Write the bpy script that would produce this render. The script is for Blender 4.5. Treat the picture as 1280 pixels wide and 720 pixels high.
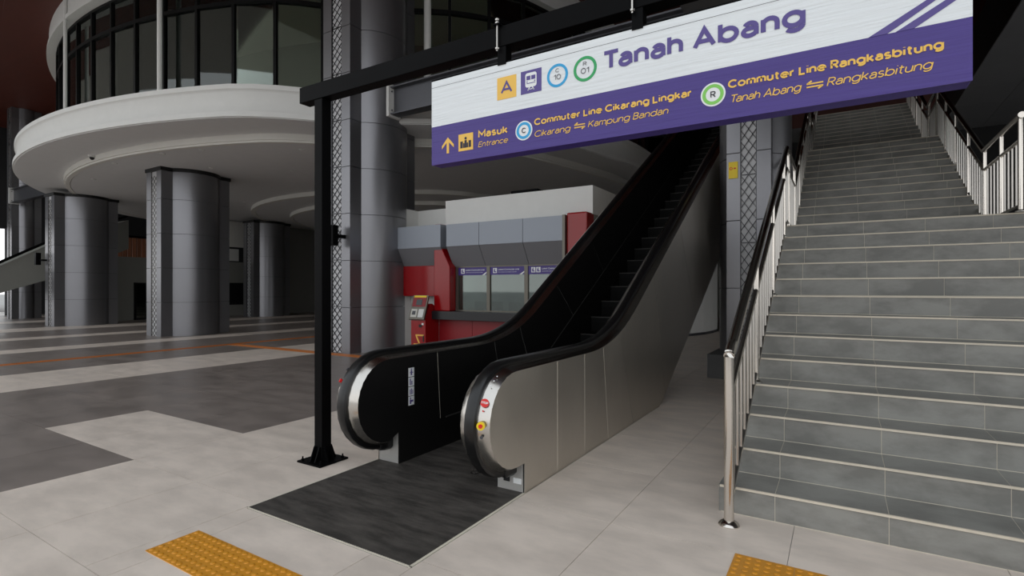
import bpy, bmesh, math, random
from math import sin, cos, pi, radians, atan2, hypot, sqrt
from mathutils import Vector, Matrix
random.seed(7)
for o in list(bpy.data.objects): bpy.data.objects.remove(o)
SC = bpy.context.scene
COL = SC.collection

# ------------------------------------------------------------------ camera
EYE = 1.35; YAW = 31.65
cam_d = bpy.data.cameras.new('camera'); cam = bpy.data.objects.new('camera', cam_d); COL.objects.link(cam)
cam.location = (0, 0, EYE); cam.rotation_euler = (radians(90), 0, radians(YAW))
cam_d.sensor_width = 36; cam_d.lens = 665/1280*36; cam_d.shift_y = -1/1280*-1
cam_d.clip_start = .05; cam_d.clip_end = 400
SC.camera = cam
# ------------------------------------------------------------------ daylight
w = bpy.data.worlds.new('sky'); SC.world = w; w.use_nodes = True
nt = w.node_tree; nt.nodes.clear()
wo = nt.nodes.new('ShaderNodeOutputWorld'); bg = nt.nodes.new('ShaderNodeBackground')
tc = nt.nodes.new('ShaderNodeTexCoord'); sx = nt.nodes.new('ShaderNodeSeparateXYZ'); cr = nt.nodes.new('ShaderNodeValToRGB')
cr.color_ramp.elements[0].position = 0; cr.color_ramp.elements[0].color = (.97, .97, .97, 1)
cr.color_ramp.elements[1].position = .6; cr.color_ramp.elements[1].color = (.88, .94, 1, 1)
nt.links.new(tc.outputs['Generated'], sx.inputs[0]); nt.links.new(sx.outputs['Z'], cr.inputs[0])
nt.links.new(cr.outputs[0], bg.inputs[0]); bg.inputs[1].default_value = 1.0
nt.links.new(bg.outputs[0], wo.inputs[0])
SC.view_settings.view_transform = 'Standard'; SC.view_settings.look = 'None'
SC.view_settings.exposure = 0.40; SC.view_settings.gamma = 1; SC.view_settings.use_curve_mapping = False

# ------------------------------------------------------------------ materials
def srgb(r, g, b):
    f = lambda v: (v/255/12.92) if v/255 <= .04045 else ((v/255+.055)/1.055)**2.4
    return (f(r), f(g), f(b), 1)
MATS = {}
def mat(name, col, rough=.5, metal=0, noise=0, nscale=4, bump=0, bscale=60, spec=.5, stretch=(1, 1, 1), rnd=0, detail=6, nspread=(.3, .7), rvar=0, aniso=0, emit=0, coat=0):
    m = bpy.data.materials.new(name); m.use_nodes = True; t = m.node_tree; b = t.nodes['Principled BSDF']
    b.inputs['Base Color'].default_value = col; b.inputs['Roughness'].default_value = rough
    b.inputs['Metallic'].default_value = metal; b.inputs['Specular IOR Level'].default_value = spec
    if aniso: b.inputs['Anisotropic'].default_value = aniso
    if coat: b.inputs['Coat Weight'].default_value = coat; b.inputs['Coat Roughness'].default_value = .05
    if emit: b.inputs['Emission Color'].default_value = col; b.inputs['Emission Strength'].default_value = emit
    geo = t.nodes.new('ShaderNodeNewGeometry'); mp = t.nodes.new('ShaderNodeMapping'); mp.inputs['Scale'].default_value = stretch
    t.links.new(geo.outputs['Position'], mp.inputs[0])
    src = None
    if noise or rvar:
        n = t.nodes.new('ShaderNodeTexNoise'); n.inputs['Scale'].default_value = nscale; n.inputs['Detail'].default_value = detail; n.inputs['Roughness'].default_value = .62
        t.links.new(mp.outputs[0], n.inputs[0])
        mr = t.nodes.new('ShaderNodeMapRange'); mr.inputs[1].default_value = nspread[0]; mr.inputs[2].default_value = nspread[1]
        mr.inputs[3].default_value = 1-noise; mr.inputs[4].default_value = 1+noise
        t.links.new(n.outputs[0], mr.inputs[0]); src = mr.outputs[0]
        if rvar:
            r2 = t.nodes.new('ShaderNodeMapRange'); r2.inputs[1].default_value = .3; r2.inputs[2].default_value = .7
            r2.inputs[3].default_value = max(0, rough-rvar); r2.inputs[4].default_value = rough+rvar
            t.links.new(n.outputs[0], r2.inputs[0]); t.links.new(r2.outputs[0], b.inputs['Roughness'])
    if rnd:
        oi = t.nodes.new('ShaderNodeObjectInfo'); m2 = t.nodes.new('ShaderNodeMapRange'); m2.inputs[3].default_value = 1-rnd; m2.inputs[4].default_value = 1+rnd
        t.links.new(oi.outputs['Random'], m2.inputs[0])
        if src:
            mu = t.nodes.new('ShaderNodeMath'); mu.operation = 'MULTIPLY'; t.links.new(src, mu.inputs[0]); t.links.new(m2.outputs[0], mu.inputs[1]); src = mu.outputs[0]
        else: src = m2.outputs[0]
    if src:
        vm = t.nodes.new('ShaderNodeVectorMath'); vm.operation = 'SCALE'; vm.inputs[0].default_value = col[:3]
        t.links.new(src, vm.inputs['Scale']); t.links.new(vm.outputs[0], b.inputs['Base Color'])
    if bump:
        n2 = t.nodes.new('ShaderNodeTexNoise'); n2.inputs['Scale'].default_value = bscale; n2.inputs['Detail'].default_value = 4
        t.links.new(mp.outputs[0], n2.inputs[0])
        bp = t.nodes.new('ShaderNodeBump'); bp.inputs['Strength'].default_value = bump; bp.inputs['Distance'].default_value = .01
        t.links.new(n2.outputs[0], bp.inputs['Height']); t.links.new(bp.outputs[0], b.inputs['Normal'])
    MATS[name] = m; return m
mat('tile_light', srgb(219, 206, 194), .40, noise=.09, nspread=(.38, .62), nscale=2.4, rnd=.03, rvar=.08, stretch=(1, 2.2, 1), detail=9)
mat('tile_dark', srgb(128, 118, 112), .36, noise=.14, nspread=(.38, .62), nscale=1.8, rnd=.04, rvar=.08, stretch=(1, 2, 1), detail=9)
mat('grout', srgb(150, 146, 142), .8)
mat('pavement', srgb(150, 148, 145), .8, noise=.05)
mat('step_tile', srgb(132, 131, 126), .42, noise=.2, nspread=(.4, .6), nscale=3.2, rnd=.05, rvar=.08, stretch=(.8, 1, 1.6), detail=9)
mat('nosing', srgb(214, 204, 186), .6, noise=.06, nscale=9)
mat('concrete', srgb(96, 96, 96), .7, noise=.06)
mat('steel_outer', srgb(206, 200, 190), .38, metal=.9, noise=.07, nscale=1.6, rnd=.03, rvar=.05, stretch=(1, 1, .6), detail=5)
mat('steel_trim', srgb(198, 194, 188), .22, metal=1, noise=.04, nscale=5)
mat('black_panel', srgb(34, 33, 33), .42, metal=.5, noise=.08, nscale=3, rnd=.06)
mat('black_step', srgb(9, 9, 9), .6, spec=.2)
mat('grout_pale', srgb(214, 206, 190), .8)
mat('foot_steel', srgb(180, 178, 174), .4, metal=.35)
mat('joint_grey', srgb(128, 126, 122), .5)
mat('step_edge', srgb(74, 72, 70), .45, metal=.4)
mat('rubber', srgb(16, 16, 17), .28)
mat('plate', srgb(72, 68, 64), .62, metal=.1, noise=.42, nspread=(.38, .66), nscale=9, bump=.15, bscale=90, stretch=(.35, 1.4, 1), detail=10)
mat('chrome', srgb(214, 208, 200), .16, metal=1)
mat('chrome_dull', srgb(196, 192, 186), .28, metal=1)
mat('black_paint', srgb(7, 7, 8), .45, spec=.06, noise=.15, nscale=7)
mat('white', srgb(222, 222, 219), .7, noise=.02)
mat('cream', srgb(228, 226, 220), .75, noise=.02)
mat('soffit', srgb(226, 226, 226), .8, noise=.02)
mat('brown', srgb(90, 40, 28), .55, noise=.08, nscale=.8, stretch=(1, 6, 1))
mat('brown_slat', srgb(170, 110, 80), .6, rnd=.15)
mat('alu', srgb(134, 134, 138), .32, metal=.75, noise=.03, nscale=1.2, rnd=.02)
mat('alu_dark', srgb(92, 93, 98), .38, metal=.6, noise=.03)
mat('alu_backing', srgb(196, 196, 198), .5, metal=.1)
mat('lattice', srgb(150, 148, 146), .25, metal=1)
mat('lattice_dark', srgb(70, 70, 72), .25, metal=1)
mat('grey_wall', srgb(134, 134, 128), .75, noise=.02)
mat('dark_wall', srgb(40, 40, 42), .7)
mat('black', srgb(10, 10, 11), .5)
mat('ceiling_panel', srgb(150, 152, 156), .4, metal=.2, rnd=.05)
mat('mullion', srgb(9, 9, 10), .5, spec=.15)
mat('red', srgb(150, 6, 14), .16, noise=.03, coat=.1)
mat('red_matt', srgb(138, 16, 26), .4)
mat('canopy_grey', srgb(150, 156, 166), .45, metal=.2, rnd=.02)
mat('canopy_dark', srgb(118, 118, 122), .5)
mat('counter', srgb(26, 26, 30), .3)
mat('frame_metal', srgb(110, 106, 98), .4, metal=.7)
mat('purple', srgb(63, 44, 126), .36, noise=.06, nscale=9, bump=.35, bscale=6, stretch=(.4, 1, 8))
mat('purple_dark', srgb(66, 52, 130), .5)
mat('ink_purple', srgb(84, 70, 138), .45)
mat('sign_white', srgb(226, 230, 232), .32, noise=.03, nscale=6, bump=.45, bscale=7, stretch=(.5, 1, 9))
mat('ink_yellow', srgb(238, 190, 84), .45)
mat('ink_white', srgb(232, 234, 234), .45)
mat('ink_black', srgb(40, 36, 48), .5)
mat('ink_blue', srgb(44, 160, 214), .45)
mat('ink_green', srgb(44, 160, 92), .45)
mat('ink_light_green', srgb(128, 200, 90), .45)
mat('yellow', srgb(240, 208, 20), .4)
mat('tactile', srgb(206, 140, 36), .42, noise=.10, nscale=14, rnd=.04)
mat('tactile_far', srgb(190, 112, 44), .45, noise=.05)
mat('stop_red', srgb(214, 30, 26), .4)
mat('skin_screen', srgb(30, 34, 38), .15)
mat('pale_plastic', srgb(206, 204, 196), .5)
mat('gap_black', srgb(6, 6, 6), .9)
def glass_mat(name, tint, fac):
    m = bpy.data.materials.new(name); m.use_nodes = True; t = m.node_tree; t.nodes.clear()
    o = t.nodes.new('ShaderNodeOutputMaterial'); tr = t.nodes.new('ShaderNodeBsdfTransparent'); gl = t.nodes.new('ShaderNodeBsdfGlossy')
    tr.inputs[0].default_value = tint; gl.inputs['Roughness'].default_value = .03; gl.inputs[0].default_value = (.9, .95, .93, 1)
    fr = t.nodes.new('ShaderNodeFresnel'); fr.inputs[0].default_value = 1.6
    ad = t.nodes.new('ShaderNodeMath'); ad.operation = 'ADD'; ad.inputs[1].default_value = fac; ad.use_clamp = True
    mx = t.nodes.new('ShaderNodeMixShader'); t.links.new(fr.outputs[0], ad.inputs[0]); t.links.new(ad.outputs[0], mx.inputs[0])
    t.links.new(tr.outputs[0], mx.inputs[1]); t.links.new(gl.outputs[0], mx.inputs[2]); t.links.new(mx.outputs[0], o.inputs[0])
    MATS[name] = m; return m
glass_mat('glass', (.75, .8, .75, 1), .03)
glass_mat('glass_clear', (.5, .58, .55, 1), .08)

# ------------------------------------------------------------------ mesh helpers
class MB:
    def __init__(s): s.v = []; s.f = []
    def add(s, vs, fs):
        n = len(s.v); s.v += [tuple(p) for p in vs]; s.f += [tuple(i+n for i in f) for f in fs]; return s
    def box(s, x0, x1, y0, y1, z0, z1):
        return s.add([(x, y, z) for z in (z0, z1) for y in (y0, y1) for x in (x0, x1)],
                     [(0, 2, 3, 1), (4, 5, 7, 6), (0, 1, 5, 4), (2, 6, 7, 3), (0, 4, 6, 2), (1, 3, 7, 5)])
    def prism(s, poly, a0, a1, axis='X'):
        P = {'X': lambda p, a: (a, p[0], p[1]), 'Y': lambda p, a: (p[0], a, p[1]), 'Z': lambda p, a: (p[0], p[1], a)}[axis]
        n = len(poly)
        return s.add([P(p, a0) for p in poly]+[P(p, a1) for p in poly],
                     [tuple(range(n))[::-1], tuple(range(n, 2*n))]+[(i, (i+1) % n, n+(i+1) % n, n+i) for i in range(n)])
    def strip(s, A, B, a0, a1):
        # plate between two (y,z) curves A and B of the same length, X from a0 to a1
        n = len(A); vs = []
        for a in (a0, a1):
            vs += [(a, p[0], p[1]) for p in A]+[(a, p[0], p[1]) for p in B]
        fs = []
        for i in range(n-1):
            fs += [(i, i+1, n+i+1, n+i), (2*n+i+1, 2*n+i, 3*n+i, 3*n+i+1), (i+1, i, 2*n+i, 2*n+i+1), (n+i, n+i+1, 3*n+i+1, 3*n+i)]
        fs += [(0, n, 3*n, 2*n), (n-1, 3*n-1, 4*n-1, 2*n-1)]
        return s.add(vs, fs)
    def sweep(s, path, prof, normals=None, closed_prof=True):
        # path: list of (y,z) in a YZ plane, prof: (x, offset along path normal)
        n = len(prof); vs = []
        for i, p in enumerate(path):
            a = path[max(i-1, 0)]; b = path[min(i+1, len(path)-1)]
            t = Vector((b[0]-a[0], b[1]-a[1])).normalized(); nn = (-t.y, t.x)
            for (px, po) in prof: vs.append((px, p[0]+nn[0]*po, p[1]+nn[1]*po))
        fs = []
        for i in range(len(path)-1):
            for k in range(n):
                k2 = (k+1) % n; fs.append((i*n+k, i*n+k2, (i+1)*n+k2, (i+1)*n+k))
        fs += [tuple(range(n))[::-1], tuple((len(path)-1)*n+k for k in range(n))]
        return s.add(vs, fs)
    def tube(s, pts, r, seg=10, r2=None):
        pts = [Vector(p) for p in pts]; vs = []
        for i, p in enumerate(pts):
            d0 = (pts[i]-pts[i-1]).normalized() if i else None
            d1 = (pts[i+1]-pts[i]).normalized() if i < len(pts)-1 else None
            t = ((d0 or d1)+(d1 or d0)).normalized()
            k = 1/max(.4, t.dot(d0 or d1))
            up = Vector((0, 0, 1)) if abs(t.z) < .95 else Vector((1, 0, 0))
            u = t.cross(up).normalized(); q = u.cross(t).normalized()
            rr = r if r2 is None else r+(r2-r)*i/(len(pts)-1)
            for j in range(seg):
                a = 2*pi*j/seg; vs.append(p+u*cos(a)*rr+q*sin(a)*rr*k)
        fs = [(i*seg+j, (i+1)*seg+j, (i+1)*seg+(j+1) % seg, i*seg+(j+1) % seg) for i in range(len(pts)-1) for j in range(seg)]
        fs += [tuple(range(seg)), tuple(len(pts)*seg-1-j for j in range(seg))]
        return s.add(vs, fs)
    def lathe(s, prof, c=(0, 0, 0), seg=24):
        vs = []; n = len(prof)
        for j in range(seg):
            a = 2*pi*j/seg
            for (r, z) in prof: vs.append((c[0]+r*cos(a), c[1]+r*sin(a), c[2]+z))
        fs = [(j*n+i, ((j+1) % seg)*n+i, ((j+1) % seg)*n+i+1, j*n+i+1) for j in range(seg) for i in range(n-1)]
        if prof[0][0] > 0: fs.append(tuple(j*n for j in range(seg))[::-1])
        if prof[-1][0] > 0: fs.append(tuple(j*n+n-1 for j in range(seg)))
        return s.add(vs, fs)
    def disc(s, cx, cz, r, y0, y1, r0=0, seg=36):
        # disc or ring facing -Y
        if r0 <= 0: return s.prism([(cx+r*cos(2*pi*j/seg), cz+r*sin(2*pi*j/seg)) for j in range(seg)], y0, y1, 'Y')
        vs = []
        for y in (y0, y1):
            for rr in (r, r0): vs += [(cx+rr*cos(2*pi*j/seg), y, cz+rr*sin(2*pi*j/seg)) for j in range(seg)]
        fs = []
        for j in range(seg):
            k = (j+1) % seg
            fs += [(j, k, seg+k, seg+j), (2*seg+k, 2*seg+j, 3*seg+j, 3*seg+k), (k, j, 2*seg+j, 2*seg+k), (seg+j, seg+k, 3*seg+k, 3*seg+j)]
        return s.add(vs, fs)
    def mesh(s, name, off=(0, 0, 0)):
        me = bpy.data.meshes.new(name); me.from_pydata([(v[0]-off[0], v[1]-off[1], v[2]-off[2]) for v in s.v], [], s.f)
        bm = bmesh.new(); bm.from_mesh(me); bmesh.ops.recalc_face_normals(bm, faces=bm.faces); bm.to_mesh(me); bm.free()
        return me
    def build(s, name, m, parent=None, smooth=False, bevel=0, origin=None):
        off = origin or base_of(parent); me = s.mesh(name, off)
        me.materials.append(MATS[m]); o = bpy.data.objects.new(name, me); COL.objects.link(o)
        if parent:
            o.parent = parent
            if origin: o.location = Vector(origin)-Vector(base_of(parent))
        else: o.location = off
        if smooth:
            me.polygons.foreach_set('use_smooth', [True]*len(me.polygons))
            me.set_sharp_from_angle(angle=radians(38))
        if bevel:
            b = o.modifiers.new('bevel', 'BEVEL'); b.width = bevel; b.segments = 2; b.limit_method = 'ANGLE'; b.angle_limit = radians(40)
        BASE[o.name] = off
        return o
BASE = {}
def base_of(p): return BASE.get(p.name, (0, 0, 0)) if p else (0, 0, 0)
def tag(o, label=None, cat=None, group=None, kind=None):
    for k, v in (('label', label), ('category', cat), ('group', group), ('kind', kind)):
        if v: o[k] = v
    return o
def thing(name, loc, label=None, cat=None, group=None, kind=None):
    o = bpy.data.objects.new(name, None); COL.objects.link(o); o.location = loc; o.empty_display_size = .1
    BASE[o.name] = tuple(loc); return tag(o, label, cat, group, kind)
def inst(src, name, loc, parent, m=None):
    o = bpy.data.objects.new(name, src); COL.objects.link(o); o.parent = parent
    b = base_of(parent); o.location = (loc[0]-b[0], loc[1]-b[1], loc[2]-b[2]); return o
def smesh(mb, name, m, smooth=False):
    me = mb.mesh(name); me.materials.append(MATS[m])
    if smooth: me.polygons.foreach_set('use_smooth', [True]*len(me.polygons)); me.set_sharp_from_angle(angle=radians(38))
    return me
def AR(cx, cy, rx, ry, a0, a1, n=12):
    return [(cx+rx*cos(radians(a0+(a1-a0)*k/n)), cy+ry*sin(radians(a0+(a1-a0)*k/n))) for k in range(n+1)]
XH = .70
def _bowl(cx): return AR(cx, .35, .33, .35, 0, 360, 22)
GL = {  # geometric sans lettering as centre lines (cap height 1): strokes, width
 'a': ([[(.50, 0), (.50, .45)]+AR(.27, .45, .23, .25, 0, 155), [(.50, .41), (.24, .405)]+AR(.22, .205, .22, .205, 90, 270)+[(.30, .005), (.42, .06), (.50, .17)]], .50),
 'b': ([[(0, 0), (0, 1)], _bowl(.33)], .66), 'd': ([[(.66, 0), (.66, 1)], _bowl(.33)], .66), 'p': ([[(0, XH), (0, -.28)], _bowl(.33)], .66),
 'g': ([_bowl(.33), [(.66, XH), (.66, -.02)]+AR(.36, -.02, .30, .26, 0, -150)], .66),
 'c': ([AR(.34, .35, .34, .35, 48, 312, 16)], .57), 'o': ([AR(.34, .35, .34, .35, 0, 360, 22)], .68),
 'e': ([[(.03, .36), (.68, .36)]+AR(.34, .35, .34, .35, 2, 318, 18)], .68),
 'h': ([[(0, 0), (0, 1)], AR(.26, .42, .26, .28, 180, 0)+[(.52, 0)]], .52), 'n': ([[(0, 0), (0, XH)], AR(.26, .42, .26, .28, 180, 0)+[(.52, 0)]], .52),
 'm': ([[(0, 0), (0, XH)], AR(.21, .47, .21, .23, 180, 0)+[(.42, 0)], AR(.63, .47, .21, .23, 180, 0)+[(.84, 0)]], .84),
 'u': ([[(0, XH), (0, .28)]+AR(.26, .28, .26, .28, 180, 360)+[(.52, XH)], [(.52, XH), (.52, 0)]], .52),
 'r': ([[(0, 0), (0, XH)], AR(.26, .40, .26, .29, 180, 78)], .32), 'i': ([[(0, 0), (0, XH)], [(0, .95), (0, 1.02)]], 0),
 's': ([AR(.22, .525, .20, .175, 32, 262)+AR(.23, .175, .22, .175, 82, -148)], .45),
 't': ([[(.16, .96), (.16, .20)]+AR(.34, .20, .18, .20, 180, 275), [(0, XH), (.38, XH)]], .38),
 'k': ([[(0, 0), (0, 1)], [(.46, XH), (.02, .28)], [(.17, .40), (.50, 0)]], .50),
 'T': ([[(0, 1), (.70, 1)], [(.35, 1), (.35, 0)]], .55), 'A': ([[(0, 0), (.40, 1), (.80, 0)], [(.14, .30), (.66, .30)]], .80),
 'M': ([[(0, 0), (0, 1), (.42, .36), (.84, 1), (.84, 0)]], .84), 'E': ([[(.52, 1), (0, 1), (0, 0), (.54, 0)], [(0, .51), (.46, .51)]], .54),
 'C': ([AR(.48, .5, .48, .5, 42, 318, 20)], .84), 'L': ([[(0, 1), (0, 0), (.50, 0)]], .50),
 'K': ([[(0, 0), (0, 1)], [(.58, 1), (.02, .40)], [(.22, .58), (.62, 0)]], .62),
 'B': ([[(0, 0), (0, 1), (.28, 1)]+AR(.28, .76, .25, .24, 90, -90)+[(0, .52)], [(.28, .52)]+AR(.30, .26, .28, .26, 90, -90)+[(0, 0)]], .58),
 'R': ([[(0, 0), (0, 1), (.30, 1)]+AR(.30, .74, .27, .26, 90, -90)+[(0, .48)], [(.28, .48), (.58, 0)]], .58),
 'P': ([[(0, 0), (0, 1), (.30, 1)]+AR(.30, .72, .28, .28, 90, -90)+[(0, .44)]], .58), 'O': ([AR(.48, .5, .48, .5, 0, 360, 24)], .96),
 'S': ([AR(.28, .74, .26, .26, 30, 265)+AR(.28, .25, .28, .25, 85, -150)], .56), '0': ([AR(.30, .5, .30, .5, 0, 360, 22)], .60), '1': ([[(0, .76), (.24, 1), (.24, 0)]], .24)}
def text(s, x0, x1, z0, h, y, m, parent, bold=0, shear=0, name='lettering', th=.0012):
    # flat lettering facing -Y, fitted to x0..x1, baseline z0, cap height h
    w = .118 if not bold else (.165 if bold < .02 else .205)
    segs = []; x = 0
    for ch in s:
        if ch == ' ': x += .34; continue
        st_, wd = GL[ch]
        for p in st_: segs.append([(a+x, b) for a, b in p])
        x += wd+w+.06
    tot = x-w-.06
    k = (x1-x0-w*h)/tot if tot > 0 else h
    F = lambda a, b: (x0+w*h/2+a*k+(b*h*shear), z0+w*h/2+b*h*(1-w))
    mb = MB(); hw = w*h/2
    for p in segs:
        P = [Vector(F(a, b)) for a, b in p]; n = len(P); closed = (P[0]-P[-1]).length < 1e-5
        L = []; Rr = []
        for i in range(n):
            d0 = (P[i]-P[i-1]) if i else ((P[0]-P[-2]) if closed else P[1]-P[0]); d1 = (P[i+1]-P[i]) if i < n-1 else ((P[1]-P[0]) if closed else P[-1]-P[-2])
            if d0.length < 1e-7: d0 = d1
            if d1.length < 1e-7: d1 = d0
            d0 = d0.normalized(); d1 = d1.normalized(); t = (d0+d1)
            t = t.normalized() if t.length > 1e-3 else d1
            q = hw/max(.5, t.dot(d1)); nn = Vector((-t.y, t.x))*q
            L.append(P[i]+nn); Rr.append(P[i]-nn)
        yy = y-.00012*(len(mb.v) % 7+1)
        vs = [(v.x, yy, v.y) for v in L]+[(v.x, yy, v.y) for v in Rr]
        fs = [(i, i+1, n+i+1, n+i) for i in range(n-1) if (P[i+1]-P[i]).length > 1e-7]
        mb.add(vs, fs)
    return mb.build(name, m, parent)

# ================================================================== FLOOR
TX = .905; TY = .90; X0 = -.22; Y0 = 2.01
def is_dark(i, j):           # i counts tiles to the left of X0, j away from Y0
    if i < 5 or j < -1: return False
    if j == -1: return i < 10
    if j == 0 and i < 7: return False
    if i < 10: return True
    k = i-10
    return [0, 0, 1, 1, 1, 1, 0, 1, 1, 1, 0, 1, 1, 1, 0, 0, 1, 1, 1, 1][k % 20] == 1
floor = MB().box(-60, 30, -30, 46, -.25, -.004).build('floor', 'grout'); tag(floor, kind='structure')
ground = MB().box(-200, 200, -200, 160, -.45, -.26).build('floor_outside', 'pavement'); tag(ground, kind='structure')
EX0, EX1, EY0, EY1 = -3.125, -1.765, 1.93, 6.1     # escalator pit and plate
tiles = []
for i in range(-5, 45):
    for j in range(-7, 30):
        x1 = X0-TX*i; x0 = x1-TX; y0 = Y0+TY*j; y1 = y0+TY
        tiles.append((i, j, x0, x1, y0, y1))
def vis_key(t):
    xc = (t[2]+t[3])/2; yc = (t[4]+t[5])/2
    zc = -xc*sin(radians(YAW))+yc*cos(radians(YAW)); xx = xc*cos(radians(YAW))+yc*sin(radians(YAW))
    if zc < 1.3 or abs(xx) > zc*.98+.8: return 1e6+abs(zc)
    if xc > -.3 and yc > 4.2: return 1e6
    return zc
tiles.sort(key=vis_key)
def clip(x0, x1, y0, y1):
    # pieces of the tile outside the escalator pit
    out = []
    if x1 <= EX0 or x0 >= EX1 or y1 <= EY0 or y0 >= EY1: return [(x0, x1, y0, y1)]
    if x0 < EX0: out.append((x0, EX0, y0, y1)); x0 = EX0
    if x1 > EX1: out.append((EX1, x1, y0, y1)); x1 = EX1
    if y0 < EY0: out.append((x0, x1, y0, EY0)); y0 = EY0
    if y1 > EY1: out.append((x0, x1, EY1, y1))
    return out
far = {'tile_light': MB(), 'tile_dark': MB()}
g = .0016; cnt = 0; shared = {}
for t in tiles:
    i, j = t[0], t[1]; m = 'tile_dark' if is_dark(i, j) else 'tile_light'
    pcs = [p for p in clip(*t[2:]) if p[1]-p[0] > .01 and p[3]-p[2] > .01]
    for p in pcs:
        if cnt < 290 and vis_key(t) < 1e5:
            w_, d_ = p[1]-p[0]-2*g, p[3]-p[2]-2*g; key = (round(w_, 4), round(d_, 4), m)
            if key not in shared: shared[key] = smesh(MB().box(0, w_, 0, d_, -.004, 0), 'floor_tile', m)
            inst(shared[key], 'floor_tile', (p[0]+g, p[2]+g, 0), floor); cnt += 1
        else:
            far[m].box(p[0]+g, p[1]-g, p[2]+g, p[3]-g, -.004, 0)
for m, mb in far.items():
    o = mb.build('floor_tiles', m, floor); o['kind'] = 'stuff'

# tactile paving
TS = .27
tt = MB().box(.001, TS-.001, .001, TS-.001, .0, .004)
for a in range(6):
    for b in range(6):
        tt.lathe([(.014, 0), (.0125, .003), (.008, .005), (.0, .0055)], (.0225+a*.045, .0225+b*.045, .004), 10)
tact_mesh = smesh(tt, 'tactile_tile', 'tactile', True)
t1 = thing('tactile_paving', (-3.04, 1.34, 0), 'orange studded tactile paving strip in front of the dark escalator plate', 'tactile paving')
for k in range(5): inst(tact_mesh, 'tactile_tile', (-3.045+k*TS, 1.34, 0), t1)
t2 = thing('tactile_paving', (-.455, 2.36, 0), 'orange studded tactile paving patch in front of the grey stairs', 'tactile paving')
for k in range(5):
    for r in range(2): inst(tact_mesh, 'tactile_tile', (-.455+k*TS, 2.905-TS*(r+1), 0), t2)
def guide(name, x0, x1, y0, y1, label, alongY):
    r = thing(name, ((x0+x1)/2, (y0+y1)/2, 0), label, 'tactile paving')
    MB().box(x0, x1, y0, y1, 0, .002).build('strip_base', 'tactile_far', r)
    for q in range(4):
        if alongY: MB().box(x0+.03+q*.06, x0+.06+q*.06, y0+.02, y1-.02, .002, .005).build('guide_bar', 'tactile_far', r)
        else: MB().box(x0+.02, x1-.02, y0+.03+q*.06, y0+.06+q*.06, .002, .005).build('guide_bar', 'tactile_far', r)
guide('guidance_strip', -12.75, -12.48, .5, 16, 'long orange guidance strip crossing the dark floor in front of the columns', True)
guide('guidance_strip', -12.47, -3.3, 7.3, 7.57, 'orange guidance strip branching off towards the tall lattice column', False)

# ================================================================== ROTUNDA
CX, CY = -17.07, 20.57
FT = [(-400, 1), (-65, 1), (-61, .972), (-58, .96), (-53, .96), (-50, .968), (-43, .953), (-36, .905), (-30, .868), (-25, .848), (-22, .836)]
def ff(d):
    if d >= -22: return .775/cos(radians(min(d, 70)))
    for (a, b), (c_, e) in zip(FT, FT[1:]):
        if a <= d <= c_:
            t = (d-a)/(c_-a); return b+(e-b)*t
    return 1
def RP(R, d):
    f = (ff(d-2)+ff(d)+ff(d+2))/3
    return (CX+R*f*cos(radians(d)), CY+R*f*sin(radians(d)))
def ring(mb, prof, d0=-205, d1=48, step=2):
    # prof: closed list of (R,z)
    n = len(prof); ds = []
    d = d0
    while d <= d1: ds.append(d); d += step
    vs = []
    for d in ds:
        for (R, z) in prof:
            p = RP(R, d); vs.append((p[0], p[1], z))
    fs = [(i*n+k, i*n+(k+1) % n, (i+1)*n+(k+1) % n, (i+1)*n+k) for i in range(len(ds)-1) for k in range(n)]
    fs += [tuple(range(n)), tuple((len(ds)-1)*n+k for k in range(n))[::-1]]
    return mb.add(vs, fs)
bal = thing('rotunda_balcony', (CX, CY, 4.8), 'white curved balcony wrapping the round glazed upper storey', 'balcony')
ring(MB(), [(15.4, 5.0), (15.4, 5.11), (15.33, 5.12), (15.3, 5.16), (15.3, 5.54), (15.33, 5.58), (15.36, 5.6), (15.36, 5.7), (14.2, 5.7), (14.2, 5.0)]).build('fascia', 'white', bal, True)
ring(MB(), [(15.36, 4.985), (15.36, 5.0), (14.15, 5.0), (14.15, 4.985)]).build('outer_soffit', 'soffit', bal, True)
ring(MB(), [(14.2, 4.84), (14.2, 4.984), (14.04, 4.984), (14.04, 4.79), (14.16, 4.79), (14.16, 4.84)]).build('ceiling_step', 'cream', bal, True)
ring(MB(), [(14.03, 4.8), (14.03, 4.98), (8.1, 4.98), (8.1, 4.8)]).build('inner_soffit', 'soffit', bal, True)
ring(MB(), [(8.3, 4.65), (8.3, 4.798), (8.12, 4.798), (8.12, 4.65)], -205, 48).build('ceiling_step', 'cream', bal, True)
ring(MB(), [(8.11, 4.66), (8.11, 4.79), (6.6, 4.79), (6.6, 4.66)], -205, 48).build('middle_soffit', 'soffit', bal, True)
ring(MB(), [(6.75, 4.5), (6.75, 4.655), (6.6, 4.655), (6.6, 4.5)], -205, 48).build('ceiling_step', 'cream', bal, True)
MB().prism([RP(6.58, d) for d in range(-180, 180, 6)], 4.51, 4.65, 'Z').build('centre_soffit', 'soffit', bal)
MB().prism([RP(14.0, d) for d in range(-180, 47, 6)], 5.0, 5.6, 'Z').build('floor_slab', 'concrete', bal)
cw = thing('rotunda_glazing', (CX, CY, 5.7), 'curved glass curtain wall with black mullions above the white balcony', 'curtain wall')
step = 4.05; dd = [-61.2-step*k for k in range(12)][::-1]+[-61.2+step*k for k in range(1, 14)]
RG = 14.35
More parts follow.
